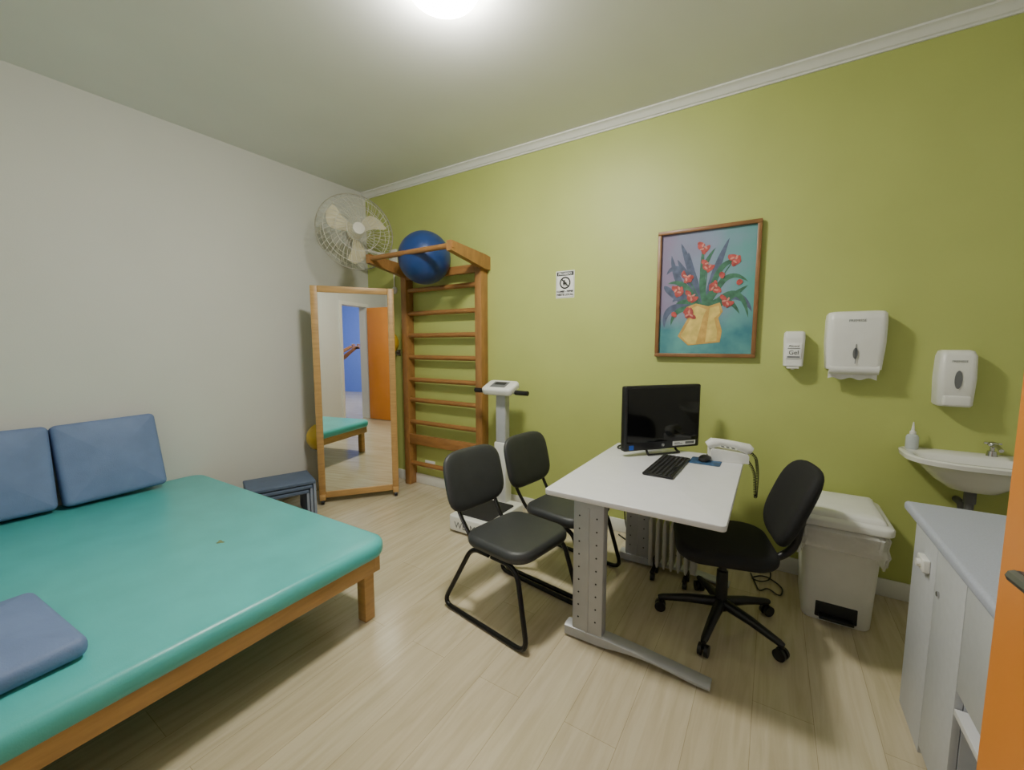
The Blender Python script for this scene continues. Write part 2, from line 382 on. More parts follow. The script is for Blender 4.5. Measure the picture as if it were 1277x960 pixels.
# outlet
e=E('wall_outlet','white rectangular power outlet plate low on the green wall','outlet',(-2.84,YB,.21))
M().box(-.065,.065,-.009,0,-.04,.04,.003).obj('plate',WPL,e)
for x in (-.03,.03): M().box(x-.012,x+.012,-.0098,-.008,-.004,.004,.002).obj('socket',DARKH,e)
# ---------------------------------------------------------------- sign
e=E('prohibition_sign','small white sign with black header and round prohibition symbol','sign',(-1.39,YB,1.865))
M().box(-.077,.077,-.003,0,-.103,.103).obj('panel',PAPER,e)
m=M(); b=.0034
m.box(-.068,.068,-b,-.003,.066,.094)
m.box(-.071,.071,-b,-.003,-.097,-.095).box(-.071,.071,-b,-.003,.095,.097).box(-.071,-.069,-b,-.003,-.097,.097).box(.069,.071,-b,-.003,-.097,.097)
m.obj('border',INK,e)
wtext('header_text','PROIBIDO',.025,PAPER,e,0,-.0042,.080,.0006)
m=M(); m.T=TX((0,0,.012))
N=40
outer=[(.046*math.cos(2*pi*k/N),.046*math.sin(2*pi*k/N)) for k in range(N)]; inner=[(.035*math.cos(2*pi*k/N),.035*math.sin(2*pi*k/N)) for k in range(N)]
m.loft([[(x,-.0032,z) for x,z in outer],[(x,-.0042,z) for x,z in outer],[(x,-.0042,z) for x,z in inner],[(x,-.0032,z) for x,z in inner]],closed=True)
m.T=TX((0,0,.012),ry=pi/4); m.box(-.037,.037,-.0046,-.0032,-.005,.005)
m.T=TX((0,0,.012)); m.box(-.018,.008,-.004,-.003,-.014,.006).box(.006,.014,-.004,-.003,-.008,.002).box(-.02,.012,-.004,-.003,-.022,-.018).box(-.012,.0,-.004,-.003,.01,.022)
m.obj('symbol',INK,e)
wtext('text','COMER - BEBER',.0195,INK,e,0,-.004,-.054,.0011); wtext('text','NESTE LOCAL',.0215,INK,e,0,-.004,-.078,.0011)
# ---------------------------------------------------------------- painting
e=E('framed_painting','wood-framed painting of red flowers in a yellow vase','painting',(-.395,YB-.012,1.735),0)
pw,ph=.60,.83; fw=.024
m=M()
for a in ((-pw/2,pw/2,ph/2-fw,ph/2),(-pw/2,pw/2,-ph/2,-ph/2+fw),(-pw/2,-pw/2+fw,-ph/2+fw,ph/2-fw),(pw/2-fw,pw/2,-ph/2+fw,ph/2-fw)):
    m.box(a[0],a[1],-.025,.01,a[2],a[3],.004)
m.obj('frame',mat('frame_wood',(136,96,58),.4,noise=.15),e)
def canvas_mat():
    m=bpy.data.materials.new('painted_canvas'); m.use_nodes=True; nt=m.node_tree; b=nt.nodes['Principled BSDF']; N=nt.nodes.new; K=nt.links.new
    tc=N('ShaderNodeTexCoord'); n=N('ShaderNodeTexNoise'); n.inputs['Scale'].default_value=5; n.inputs['Detail'].default_value=5; K(tc.outputs['Object'],n.inputs['Vector'])
    sp=N('ShaderNodeSeparateXYZ'); K(tc.outputs['Object'],sp.inputs[0])
    a=N('ShaderNodeMath'); a.operation='MULTIPLY_ADD'; a.inputs[1].default_value=1.1; a.inputs[2].default_value=.22; K(sp.outputs['X'],a.inputs[0])
    a2=N('ShaderNodeMath'); a2.operation='MULTIPLY_ADD'; a2.inputs[1].default_value=.5; K(n.outputs['Fac'],a2.inputs[0]); K(a.outputs[0],a2.inputs[2])
    r=N('ShaderNodeValToRGB'); K(a2.outputs[0],r.inputs[0]); cr=r.color_ramp
    cr.elements[0].position=.2; cr.elements[0].color=L((134,122,152)); cr.elements[1].position=.8; cr.elements[1].color=L((88,158,152))
    x=cr.elements.new(.47); x.color=L((132,146,172)); 
    r2=N('ShaderNodeValToRGB'); K(n.outputs['Fac'],r2.inputs[0]); r2.color_ramp.elements[0].position=.35; r2.color_ramp.elements[0].color=L((62,122,134)); r2.color_ramp.elements[1].position=.65; r2.color_ramp.elements[1].color=L((98,162,160))
    z=N('ShaderNodeMath'); z.operation='MULTIPLY_ADD'; z.inputs[1].default_value=-8; z.inputs[2].default_value=-.9; K(sp.outputs['Z'],z.inputs[0]); z.use_clamp=True
    mx=N('ShaderNodeMix'); mx.data_type='RGBA'; K(z.outputs[0],mx.inputs[0]); K(r.outputs[0],mx.inputs[6]); K(r2.outputs[0],mx.inputs[7]); K(mx.outputs[2],b.inputs['Base Color']); b.inputs['Roughness'].default_value=.7
    return m
m=M(); m.box(-pw/2+fw-.002,pw/2-fw+.002,-.004,.006,-ph/2+fw-.002,ph/2-fw+.002); m.obj('canvas',canvas_mat(),e)
LEAF=mat('leaf_paint',(64,112,88),.7,noise=.35,scale=25); LEAFD=mat('leaf_dark_paint',(82,92,118),.7,noise=.3,scale=25)
FLR=mat('flower_paint',(176,76,72),.7,noise=.35,scale=40); FLP=mat('flower_light_paint',(208,138,124),.7,noise=.2,scale=40)
VAS=mat('vase_paint',(216,190,104),.7,noise=.2,scale=18); VASO=mat('vase_shade_paint',(200,160,84),.7,noise=.2,scale=20)
def P2(px,py): return ((px-885)/125*.59,(362-py)/160*.82)
lay=[-.0045]
def stroke(m,pts,w,taper=True):
    lay[0]-=.00004; y=lay[0]
    pts=[Vector((*P2(*p),)) for p in pts]
    c=[]
    for i in range(17):
        t=i/16
        c.append(pts[0]*(1-t)**2+pts[1]*2*t*(1-t)+pts[2]*t*t)
    l=[];r=[]
    for i,p in enumerate(c):
        t=(c[min(i+1,16)]-c[max(i-1,0)]).normalized(); n=Vector((-t.y,t.x)); k=w*(math.sin(pi*min(1,(i/16)*.9+.1))**.7 if taper else 1)*.5
        l.append(p+n*k); r.append(p-n*k)
    vs=[(p.x,y,p.y) for p in l]+[(p.x,y,p.y) for p in r]
    m.add(vs,[[i,i+1,17+i+1,17+i] for i in range(16)])
def blob(m,px,py,rx,rz,a=0,n=14):
    lay[0]-=.00004; y=lay[0]; cx,cz=P2(px,py)
    vs=[]
    for k in range(n):
        t=2*pi*k/n; u=rx*math.cos(t)*(1+.12*math.sin(3*t+px)); v=rz*math.sin(t)*(1+.1*math.cos(2*t+py))
        vs.append((cx+u*math.cos(a)-v*math.sin(a),y,cz+u*math.sin(a)+v*math.cos(a)))
    m.add(vs,[list(range(n))])
fl=[(881,306),(919,324),(887,329),(850,357),(897,357),(868,366),(912,374),(861,341),(866,388)]
m=M()
m.cur=1
for a in (((882,385),(845,350),(840,312)),((884,385),(866,330),(852,298)),((880,385),(830,365),(833,405)),((890,385),(925,350),(942,388)),((886,385),(893,340),(912,298)),((878,385),(832,355),(832,350)),((884,385),(866,340),(862,310)),((884,380),(850,310),(834,336)),((880,360),(862,345),(848,318)),((882,382),(856,356),(843,372))): stroke(m,a,.044)
m.cur=0
for a in (((888,385),(906,325),(936,352)),((886,385),(880,350),(880,306)),((888,385),(928,340),(938,395)),((882,385),(845,372),(842,402)),((890,385),(895,315),(928,328)),((884,385),(890,360),(898,360)),((880,385),(862,340),(836,348)),((892,385),(915,370),(936,356)),((886,380),(872,335),(896,308)),((888,380),(912,360),(928,390)),((886,380),(864,368),(848,374)),((888,382),(900,350),(914,346))): stroke(m,a,.034)
for x,y in fl: stroke(m,((884,385),((x+884)/2,(y+385)/2-8),(x,y)),.006,False)
m.cur=3
lay[0]-=.0001
def poly(pts):
    lay[0]-=.00005; y=lay[0]; m.add([(P2(*p)[0],y,P2(*p)[1]) for p in pts],[list(range(len(pts)))])
poly([(862,379),(874,375),(890,379),(904,375),(908,386),(903,394),(908,410),(906,424),(866,428),(852,416),(864,394)])
m.cur=2
poly([(866,382),(876,378),(888,383),(884,392),(880,410),(876,426),(866,426),(856,416),(868,394)])
poly([(892,381),(903,379),(905,388),(898,394),(902,410),(902,422),(888,424),(890,400)])
for x,y in fl:
    m.cur=4
    for k in range(5): blob(m,x+4.5*math.cos(k*1.256+x),y+4.5*math.sin(k*1.9+x),.024,.014,k*.7+x)
    m.cur=5
    for k in range(3): blob(m,x+3*math.cos(k*2.1+y),y+3*math.sin(k*2.1+y),.013,.006,k+y)
for x,y in ((846,388),(926,352),(905,342)):
    m.cur=4; blob(m,x,y,.016,.02,x)
m.obj('painted_flowers',[LEAF,LEAFD,VAS,VASO,FLR,FLP],e)
# ---------------------------------------------------------------- dispensers
e=E('paper_towel_dispenser','large white wall-mounted paper towel dispenser','paper towel dispenser',(.368,YB,1.41))
def vrings(levels):
    out=[]
    for z,hw,dp,rc in levels:
        o=[(hw,0,z)]
        for cx,cy,a0 in ((hw-rc,-dp+rc,0),(-hw+rc,-dp+rc,-pi/2)):
            for k in range(6):
                a=a0-pi/2*k/5; o.append((cx+rc*math.cos(a),cy+rc*math.sin(a),z))
        o.append((-hw,0,z)); out.append(o)
    return out
m=M(); m.loft(vrings([(-.145,.112,.10,.03),(-.14,.118,.115,.03),(.0,.128,.125,.035),(.12,.128,.125,.035),(.155,.125,.12,.035),(.167,.117,.105,.035),(.17,.10,.09,.035)])); m.obj('body',WPL,e,ang=50)
m=M(); m.tube([(-.105,-.09,-.140),(.105,-.09,-.140)],.03,14); m.obj('lower_tray',WPL,e)
m=M(); rows=[-.105+.21*i/24 for i in range(25)]
m.loft([[(x,-.07+.006*math.sin(i*1.1),-.15),(x,-.064+.006*math.sin(i*1.1),-.15),(x,-.064,-.195+.006*math.sin(i*.7)),(x,-.07,-.195+.006*math.sin(i*.7))] for i,x in enumerate(rows)]); m.obj('paper_towels',PAPER,e)
m=M(); m.T=TX((0,-.1255,-.055),rx=pi/2); m.loft([[(.011*math.cos(2*pi*k/20),.03*math.sin(2*pi*k/20),0) for k in range(20)],[(.011*math.cos(2*pi*k/20),.03*math.sin(2*pi*k/20),.0015) for k in range(20)]]); m.obj('level_window',GREYI,e)
m=M(); m.box(.0,.003,-.127,-.125,-.11,-.005); m.obj('seam',GREYI,e)
wtext('printed_logo','PREMISSE',.018,GREYI,e,.0,-.1262,.118)
# sanitizer
e=E('sanitizer_dispenser','narrow white hand sanitizer dispenser with printed label','sanitizer dispenser',(.097,YB+.002,1.375))
m=M(); m.loft(vrings([(-.10,.043,.08,.015),(-.095,.048,.088,.015),(.06,.052,.09,.018),(.095,.05,.086,.018),(.103,.042,.075,.018)])); m.obj('body',WPL,e,ang=50)
m=M(); m.box(-.036,.036,-.093,-.089,-.054,.035,.001); m.cur=1
m.box(-.03,.03,-.0945,-.0915,-.048,-.04).box(-.03,.03,-.0945,-.0915,.003,.006); m.obj('label_panel',[PAPER,GREYI],e)
wtext('printed_text','Alcool',.02,INK,e,0,-.0938,.018); wtext('printed_text','Gel',.034,INK,e,0,-.0938,-.02)
m=M(); m.cyl((0,-.06,-.095),(0,-.06,-.118),.012,.009).box(-.03,.03,-.085,-.03,-.112,-.1,.003); m.obj('nozzle',WPL2,e)
# soap
e=E('soap_dispenser','white wall-mounted liquid soap dispenser with oval window','soap dispenser',(.77,YB,1.235))
m=M(); m.loft(vrings([(-.14,.058,.09,.02),(-.13,.064,.10,.022),(.0,.069,.105,.025),(.11,.066,.10,.025),(.135,.058,.085,.025),(.14,.045,.07,.025)])); m.obj('body',WPL,e,ang=50)
m=M(); m.T=TX((0,-.1055,-.005),rx=pi/2); m.loft([[(.014*math.cos(2*pi*k/20),.045*math.sin(2*pi*k/20),0) for k in range(20)],[(.014*math.cos(2*pi*k/20),.045*math.sin(2*pi*k/20),.0015) for k in range(20)]]); m.obj('level_window',GREYI,e)
m=M(); m.box(-.05,.05,-.112,-.09,-.135,-.085,.008,3); m.obj('push_bar',WPL,e)
wtext('printed_logo','PREMISSE',.014,GREYI,e,0,-.1045,.085)
# ---------------------------------------------------------------- sink
e=E('wall_sink','small white porcelain wall-mounted sink','sink',(.835,YB,.86))
def dsh(a,y0,y1,z,n=40,e_=2.6):
    cy=y1-(y1-y0)*.45; o=[]
    for k in range(n):
        t=2*pi*k/n; c=math.cos(t); s=math.sin(t)
        ee=e_ if s<0 else 7
        kk=(abs(c)**ee+abs(s)**ee)**(-1/ee)
        o.append((a*c*kk,cy+(s*kk*(y1-cy) if s>0 else s*kk*(cy-y0)),z))
    return o
m=M(); m.loft([dsh(.06,-.21,-.10,-.155),dsh(.09,-.24,-.08,-.148),dsh(.14,-.27,-.04,-.11),dsh(.18,-.30,-.01,-.065),dsh(.22,-.33,0,-.034),dsh(.25,-.345,0,-.026),dsh(.253,-.348,0,-.006),dsh(.247,-.342,0,0),dsh(.22,-.32,-.11,.0),dsh(.20,-.305,-.125,-.012),dsh(.15,-.27,-.13,-.065),dsh(.08,-.23,-.15,-.10),dsh(.02,-.2,-.18,-.11)]); m.obj('basin',PORC,e,ang=50)
m=M(); m.cyl((.09,-.05,0),(.09,-.05,.025),.02,.016).tube([(.09,-.05,.025),(.09,-.05,.05),(.09,-.10,.06),(.09,-.145,.045)],.009,10,fillet=.03)
m.obj('faucet',CHROME,e)
m=M(); m.sph((.09,-.05,.058),(.02,.02,.013)); m.tube([(.06,-.05,.062),(.12,-.05,.062)],.005,8); m.obj('faucet_handle',CHROME,e)
m=M(); m.cyl((0,-.16,-.15),(0,-.16,-.22),.022).tube([(0,-.16,-.21),(0,-.16,-.33),(0,-.08,-.33),(0,-.08,-.25),(0,0,-.25)],.017,10,fillet=.03); m.obj('drain_pipe',PIPEM,e)
e=E('squeeze_bottle','small clear squeeze bottle with pointed nozzle on the sink','bottle',(.635,YB-.06,.861))
M().lathe([(0,0),(.024,0),(.026,.006),(.026,.06),(.021,.072),(.009,.078),(0,.078)],20).obj('bottle_body',mat('frosted_plastic',(205,212,216),.25,alpha=.85),e)
M().lathe([(.013,.076),(.013,.09),(.008,.094),(.002,.14),(0,.14)],14).obj('nozzle_cap',WPL,e)
# ---------------------------------------------------------------- cabinet and worktop
e=E('base_cabinet','pale grey laminate base cabinet with an open niche','cabinet',(.49,0,0))
m=M(); y0,y1=.90,2.09
m.box(.018,.64,y1-.018,y1,0,.769).box(.018,.64,y0,y0+.018,0,.769).box(.62,.64,y0+.018,y1-.018,0,.769).box(.018,.62,y0+.018,y1-.018,.04,.058).box(0.02,.62,1.60,1.618,.058,.769).box(.018,.62,y0+.018,1.6,.40,.418)
m.box(0,.018,1.845,y1,0,.769,.001).obj('body',LAMG,e)
M().box(0,.018,1.602,1.842,.03,.765,.001).obj('door',LAMG,e)
M().box(0,.018,y0,1.598,.418,.765,.001).obj('drawer_front',LAMG,e)
M().box(.0,.60,y0+.02,1.598,.345,.363,.001).obj('shelf',LAMW,e)
m=M(); m.slab(-.02,0,1.895,1.965,.62,.665,.004,.004); m.cyl((-.02,1.93,.642),(-.03,1.93,.642),.013); m.obj('latch',WPL,e)
m=M(); m.cyl((0,1.80,.60),(-.006,1.80,.60),.008); m.obj('lock',CHROME,e)
tag(M().slab(.455,XR-.002,.86,2.115,.77,.805,.012,.012).obj('worktop',TOPG),'lilac-grey speckled laminate worktop on the base cabinet','worktop')
# ---------------------------------------------------------------- pedal bin
e=E('pedal_bin','white plastic pedal bin with a thin plastic bag over its rim','trash bin',(.33,2.71,0))
m=M(); R=[]
for z,hx,hy in ((0,.135,.185),(.01,.14,.19),(.2,.147,.197),(.47,.158,.208),(.485,.165,.213),(.50,.165,.213)):
    R.append(m.rr(-hx,hx,-hy,hy,z,.04))
m.loft(R); m.obj('bin_body',WPL,e)
m=M(); m.box(-.085,.085,-.1965,-.17,.02,.105,.006); m.obj('pedal_recess',DARKH,e)
m=M(); m.box(-.07,.07,-.235,-.17,.03,.045,.005); m.obj('pedal',BLACKP,e)
m=M(); R=[]
for i,(z,o) in enumerate(((.508,.006),(.485,.018),(.44,.014),(.40,.02),(.365,.012))):
    ring=m.rr(-.163-o,.163+o,-.211-o,.211+o,z,.045,n=10); rr=[]
    for k,p in enumerate(ring):
        w=1+.02*math.sin(k*2.3+i*1.7)+(.015*math.sin(k*5.1) if i>1 else 0)
        rr.append((p[0]*w,p[1]*w,p[2]+(.03*math.sin(k*.45) if i==4 else 0)))
    R.append(rr)
m.loft(R,False,False); m.obj('plastic_bag',BAGM,e)
m=M(); m.loft([m.rr(-.20,.195,-.232,.215,z,.05,ins) for z,ins in ((.506,.004),(.510,0),(.535,0),(.543,.006),(.548,.018),(.552,.028),(.566,.034),(.573,.044),(.577,.065),(.578,.15))]); m.obj('lid',WPL,e,ang=40)
# ---------------------------------------------------------------- desk
e=E('desk','white laminate desk with perforated grey metal legs','desk',(-.4875,2.175,0))
M().slab(-.375,.375,-.535,.545,.715,.74,.02,.004).obj('desktop',LAMW,e)
for s in (-1,1):
    m=M(); y=-.42 if s<0 else .42
    x0=-.19-.075; x1=-.19+.075
    m.box(x0,x1,y-.03,y+.03,.03,.69,.010)
    m.box(-.197,-.183,y-.033,y-.028,.05,.66,.002)
    m.cur=1
    for i in range(9):
        for x in (-.232,-.148): 
            zc=.12+i*.062; m.cyl((x,y-.0305,zc),(x,y-.0315,zc),.0042,seg=10)
    m.cur=0
    m.obj('leg_column',[GREYM,DARKH],e)
    m=M()
    xs=[-.30+.64*i/16 for i in range(17)]
    rings=[]
    for x in xs:
        t=.062-.034*max(0,(x+.10)/.44)**1.2
        b=.012+ .02*math.sin(pi*max(0,min(1,(x+.12)/.40))); w=.034
        rings.append([(x,y-w,b),(x,y+w,b),(x,y+w,t-.008),(x,y+w-.012,t),(x,y-w+.012,t),(x,y-w,t-.008)])
    m.loft(rings); 
    m.cyl((-.26,y,0),(-.26,y,.02),.018).cyl((.31,y,0),(.31,y,.02),.018); m.obj('foot',GREYM,e)
    m=M(); m.box(-.30,.28,y-.02,y+.02,.68,.715,.004); m.obj('top_bracket',GREYM,e)
m=M(); m.box(-.205,-.175,-.39,.39,.62,.69,.002); m.obj('cross_beam',GREYM,e)
# ---------------------------------------------------------------- monitor
e=E('computer_monitor','black flat computer monitor with glossy screen on desk','monitor',(-.555,2.58,.74),math.atan2(.757,.65))
M().box(-.268,.268,-.02,.025,.03,.42,.012,3).obj('housing',BLACKP,e)
M().box(-.25,.25,-.0225,-.019,.08,.403).obj('screen',SCREEN,e)
m=M(); m.box(.07,.235,-.0228,-.0202,.047,.073); m.cur=1; m.box(.08,.14,-.0232,-.0222,.055,.059).box(.08,.12,-.0232,-.0222,.062,.065).box(.16,.225,-.0232,-.0222,.053,.068)
m.obj('sticker',[PAPER,GREYI],e)
m=M(); m.box(-.235,-.205,-.0228,-.0202,.04,.067); m.obj('sticker',BLUEI,e)
m=M(); m.T=TX((0,-.0205,.057),rx=pi/2); m.lathe([(0,0),(.012,0),(.012,.0015),(0,.0015)],20); m.obj('logo_badge',GREYI,e)
wtext('logo_letters','hp',.016,PAPER,e,0,-.0226,.057)
m=M(); m.tube([(-.11,-.035,.007),(-.105,-.015,.015),(-.1,.01,.04)],.007,8).tube([(.11,-.035,.007),(.105,-.015,.015),(.1,.01,.04)],.007,8).tube([(-.11,-.035,.007),(.11,-.035,.007)],.006,8).tube([(0,.02,.2),(0,.08,.1),(0,.10,.01)],.014,8)
m.tube([(-.08,.10,.009),(.08,.10,.009)],.008,8); m.obj('stand',BLACKP,e)
# keyboard
e=E('keyboard','black computer keyboard lying on the white desk','keyboard',(-.455,2.30,.741),math.radians(88))
M().box(-.21,.21,-.075,.075,0,.014,.005).obj('keyboard_base',BLACKP,e)
m=M()
for r in range(6):
    for c in range(20):
        if r==0 and 3<c<9:
            if c==4: m.box(-.203+4*.0203,-.203+9*.0203-.003,-.066,-.048,.013,.0165,.001,1)
            continue
        x=-.203+c*.0203; y=-.066+r*.0225; m.box(x,x+.0175,y,y+.0185,.013,.0165,.001,1)
o=m.obj('keycaps',BLACKP,e); o['kind']='stuff'
# mousepad + mouse
tag(M().slab(-.375,-.215,2.45,2.60,.7402,.743,.015,.001).obj('mouse_pad',mat('pad_print',(50,84,120),.6,noise=.6,scale=30)),'dark blue printed mouse pad on the white desk','mouse pad')
e=E('computer_mouse','small black computer mouse on its blue pad','mouse',(-.30,2.54,.743),math.radians(80))
m=M(); m.loft([[(x,.030*w*math.cos(2*pi*k/20),max(.0,.015*w2*(1+math.sin(2*pi*k/20)))) for k in range(20)] for x,w,w2 in ((-.05,.3,.3),(-.045,.75,.7),(-.02,1,1.05),(.01,1,1.1),(.035,.85,.8),(.048,.55,.45),(.05,.2,.2))]); m.obj('mouse_shell',BLACKP,e)
M().cyl((.03,-.003,.025),(.03,.003,.025),.007,seg=12).obj('scroll_wheel',GREYI,e)
# telephone
e=E('desk_telephone','white corded desk telephone with coiled cord','telephone',(-.20,2.655,.741),math.radians(-78-180))
m=M(); m.loft([[(-.085,y,0),(.085,y,0),(.085,y,z),(-.085,y,z)] for y,z in ((-.10,.042),(-.095,.05),(.085,.072),(.095,.06))]); m.obj('telephone_base',WPL,e)
m=M()
for r in range(4):
    for c in range(3):
        x=.005+c*.023; y=-.07+r*.028; z=.053+ (y+.09)*.12; m.box(x,x+.016,y,y+.016,z-.006,z+.003,.002,1)
m.obj('keypad',GREYI,e)
m=M(); m.tube([(-.05,-.115,.066),(-.05,-.095,.078),(-.05,-.03,.098),(-.05,.04,.106),(-.05,.085,.098),(-.05,.11,.082)],[.022,.031,.02,.02,.031,.022],12); m.obj('handset',WPL,e)
pts=[]
path=fil([(-.045,-.115,.055),(-.045,-.14,.03),(-.02,-.158,-.06),(-.005,-.158,-.21),(.015,-.158,-.21),(.03,-.15,-.06),(.03,-.09,.02)],.05,n=8)
cum=[0]
for i in range(1,len(path)): cum.append(cum[-1]+(path[i]-path[i-1]).length)
tot=cum[-1]; n=int(tot/.0012)
for i in range(n):
    d=tot*i/n; j=max(k for k in range(len(cum)) if cum[k]<=d); j=min(j,len(path)-2)
    t=(d-cum[j])/max(1e-6,cum[j+1]-cum[j]); p=path[j].lerp(path[j+1],t); tt=(path[j+1]-path[j]).normalized(); a=tt.orthogonal().normalized(); b=tt.cross(a)
    w=d/.010*2*pi; pts.append(p+a*math.cos(w)*.007+b*math.sin(w)*.007)
m=M(); m.tube(pts,.0026,4); m.obj('coiled_cord',BLACKP,e)
# ---------------------------------------------------------------- visitor chairs
e=E('visitor_chair','black padded visitor chair with sled base at desk','chair',(-1.085,1.765,0),math.radians(-9),'black visitor chairs at the desk')
M().slab(-.20,.21,-.22,.22,.38,.443,.10,.03,n=8).obj('seat',BLACKV,e)
m=M(); m.T=TX((-.33,0,.655),ry=math.radians(-14)); m.pad(.43,.335,.055,4,curv=.45); m.obj('backrest',BLACKV,e,ang=60)
for s in (-1,1):
    y=s*.225; yb=s*.19
    m=M(); m.tube([(-.02,yb,.37),(-.14,yb,.37),(-.33,y,.012),(.255,y,.012),(.16,yb,.37),(0,yb,.37)],.0125,10,fillet=.07); m.obj('leg_frame',BLACKM,e)
    m=M(); m.tube([(-.04,s*.13,.366),(-.20,s*.13,.363),(-.295,s*.14,.50),(-.35,s*.14,.65)],.0125,10,fillet=.06,flat=.7); m.obj('back_support',BLACKM,e)
M().tube([(-.08,-.19,.363),(-.08,.19,.363)],.011,8).obj('cross_bar',BLACKM,e)
M().tube([(.1,-.19,.363),(.1,.19,.363)],.011,8).obj('cross_bar',BLACKM,e)
copy_thing(e,(-1.02,2.255,0),math.radians(-8),'black padded visitor chair partly tucked under the desk')
# ---------------------------------------------------------------- office chair
rz=math.radians(194)
e=E('office_chair','black fabric swivel office chair with five-star caster base','chair',(-.16,2.22,0),rz)
m=M(); m.lathe([(0,.085),(.035,.085),(.04,.10),(.035,.13),(.028,.135),(.026,.28),(.018,.285),(.018,.40),(0,.40)],20); m.obj('gas_column',BLACKP,e)
for k in range(5):
    a=math.radians(-98+72*k)-rz; c,s=math.cos(a),math.sin(a)
    m=M(); m.tube([(.02*c,.02*s,.115),(.15*c,.15*s,.10),(.275*c,.275*s,.075),(.295*c,.295*s,.07)],[.026,.021,.016,.012],10); m.obj('base_arm',BLACKP,e)
    m=M(); cx,cy=.285*c,.285*s
    for o_ in (-.014,.014):
        m.cyl((cx-s*o_-s*.008,cy+c*o_+c*.008,.027),(cx-s*o_+s*.008,cy+c*o_-c*.008,.027),.027,seg=18)
    m.cyl((cx,cy,.03),(cx,cy,.075),.009,seg=10); m.obj('caster',BLACKP,e)
M().box(-.10,.12,-.08,.08,.365,.395,.01).obj('mechanism',BLACKP,e)
M().slab(-.21,.23,-.225,.225,.395,.465,.12,.032,n=8).obj('seat',BLACKF,e)
m=M(); m.tube([(.0,0,.38),(-.22,0,.375),(-.30,0,.44),(-.335,0,.67)],.018,10,fillet=.08,flat=1); m.obj('back_bracket',BLACKP,e)
m=M(); m.T=TX((-.285,0,.665),ry=math.radians(-21)); m.pad(.39,.40,.07,3.2,curv=.7); m.obj('backrest',BLACKF,e,ang=60)
# ---------------------------------------------------------------- oil radiator
e=E('oil_radiator','white oil-filled radiator heater standing under the desk','heater',(-.455,2.485,0))
for i in range(6):
    x=-.11+i*.04
    m=M(); m.loft([m.rr(x-.004,x+.004,-.045,.045,.08,.003),m.rr(x-.011,x+.011,-.05,.05,.10,.01),m.rr(x-.011,x+.011,-.05,.05,.35,.01),m.rr(x-.004,x+.004,-.04,.04,.375,.003)]); m.obj('fin',RADM,e)
M().box(.11,.145,-.045,.045,.09,.37,.012).obj('control_unit',RADM,e)
for x in (-.09,.09):
    m=M(); m.box(x-.012,x+.012,-.07,.065,.045,.06,.003); 
    for y in (-.05,.045): m.cyl((x-.01,y,.022),(x+.01,y,.022),.022,seg=14)
    m.box(x-.008,x+.008,-.02,.02,.05,.12); m.obj('foot',BLACKP,e)
# ---------------------------------------------------------------- body scale
e=E('body_scale','white column body scale with black handles and mat','scale',(-1.82,2.54,0))
M().slab(-.19,.18,-.26,.24,.015,.13,.03,.012).obj('platform',WPL,e)
M().slab(-.15,.15,-.21,.14,.13,.138,.02,.003).obj('rubber_mat',MATB,e)
m=M(); m.box(-.045,.045,.165,.235,.12,1.02,.008); m.obj('column',GREYM,e)
M().box(-.055,.055,.155,.245,.12,.62,.008).obj('column_cover',WPL,e)
m=M(); m.T=TX((0,.17,1.06),rx=math.radians(22)); m.slab(-.14,.14,-.085,.085,-.03,.03,.04,.018); m.obj('display_head',WPL,e)
m=M(); m.T=TX((0,.17,1.06),rx=math.radians(22)); m.box(-.07,.07,-.045,.045,.029,.032); m.cur=1; m.box(-.05,.05,-.005,.035,.0315,.0335); m.obj('display_panel',[GREYI,DARKH],e)
m=M(); m.tube([(-.14,.17,1.03),(.14,.17,1.03)],.013,10); m.obj('handle_bar',GREYM,e)
for s in (-1,1): M().tube([(s*.14,.17,1.03),(s*.25,.17,1.03)],.019,12).obj('grip',BLACKP,e)
for x in (-.13,.13):
    for y in (-.2,.2): M().cyl((x,y,0),(x,y,.02),.02,seg=12).obj('foot',BLACKP,e)
wtext('printed_name','WELMY',.07,GREYI,e,-.01,-.2612,.065)
# ---------------------------------------------------------------- cables
tag(M().tube([(-.64,2.64,.83),(-.70,2.68,.80),(-.76,2.60,.748),(-.80,2.52,.746),(-.83,2.60,.746),(-.78,2.67,.75),(-.82,2.75,.76),(-.86,2.78,.6),(-.82,2.80,.12),(-.74,2.78,.008),(-.85,2.86,.006),(-.9,2.90,.006)],.005,6,fillet=.05).obj('monitor_cable',BLACKP),'black computer cable drooping behind the desk','cable')
tag(M().tube([(-.05,2.82,.008),(.0,2.62,.008),(.04,2.70,.008),(.10,2.62,.008),(.12,2.74,.008),(.02,2.84,.008),(-.05,2.76,.008),(.0,2.72,.017),(.06,2.80,.008),(.03,2.93,.1)],.004,6,fillet=.06).obj('power_cable',BLACKP),'tangled black power cable on the floor by baseboard','cable')
tag(M().tube([(-.62,2.76,.01),(-.55,2.72,.01),(-.45,2.82,.01),(-.38,2.74,.01),(-.50,2.86,.02),(-.55,2.74,.03),(-.42,2.78,.02)],.005,6,fillet=.05).obj('cable_bundle',BLACKP),'bundle of black cables lying under the desk','cable')
e=E('power_strip','grey power strip on the floor under the desk','power strip',(-.66,2.89,0),0)
M().box(-.11,.11,-.03,.03,0,.035,.004).obj('housing',GREYM,e)
for i in range(4): M().box(-.09+i*.045,-.065+i*.045,-.015,.015,.035,.036).obj('socket',DARKH,e)
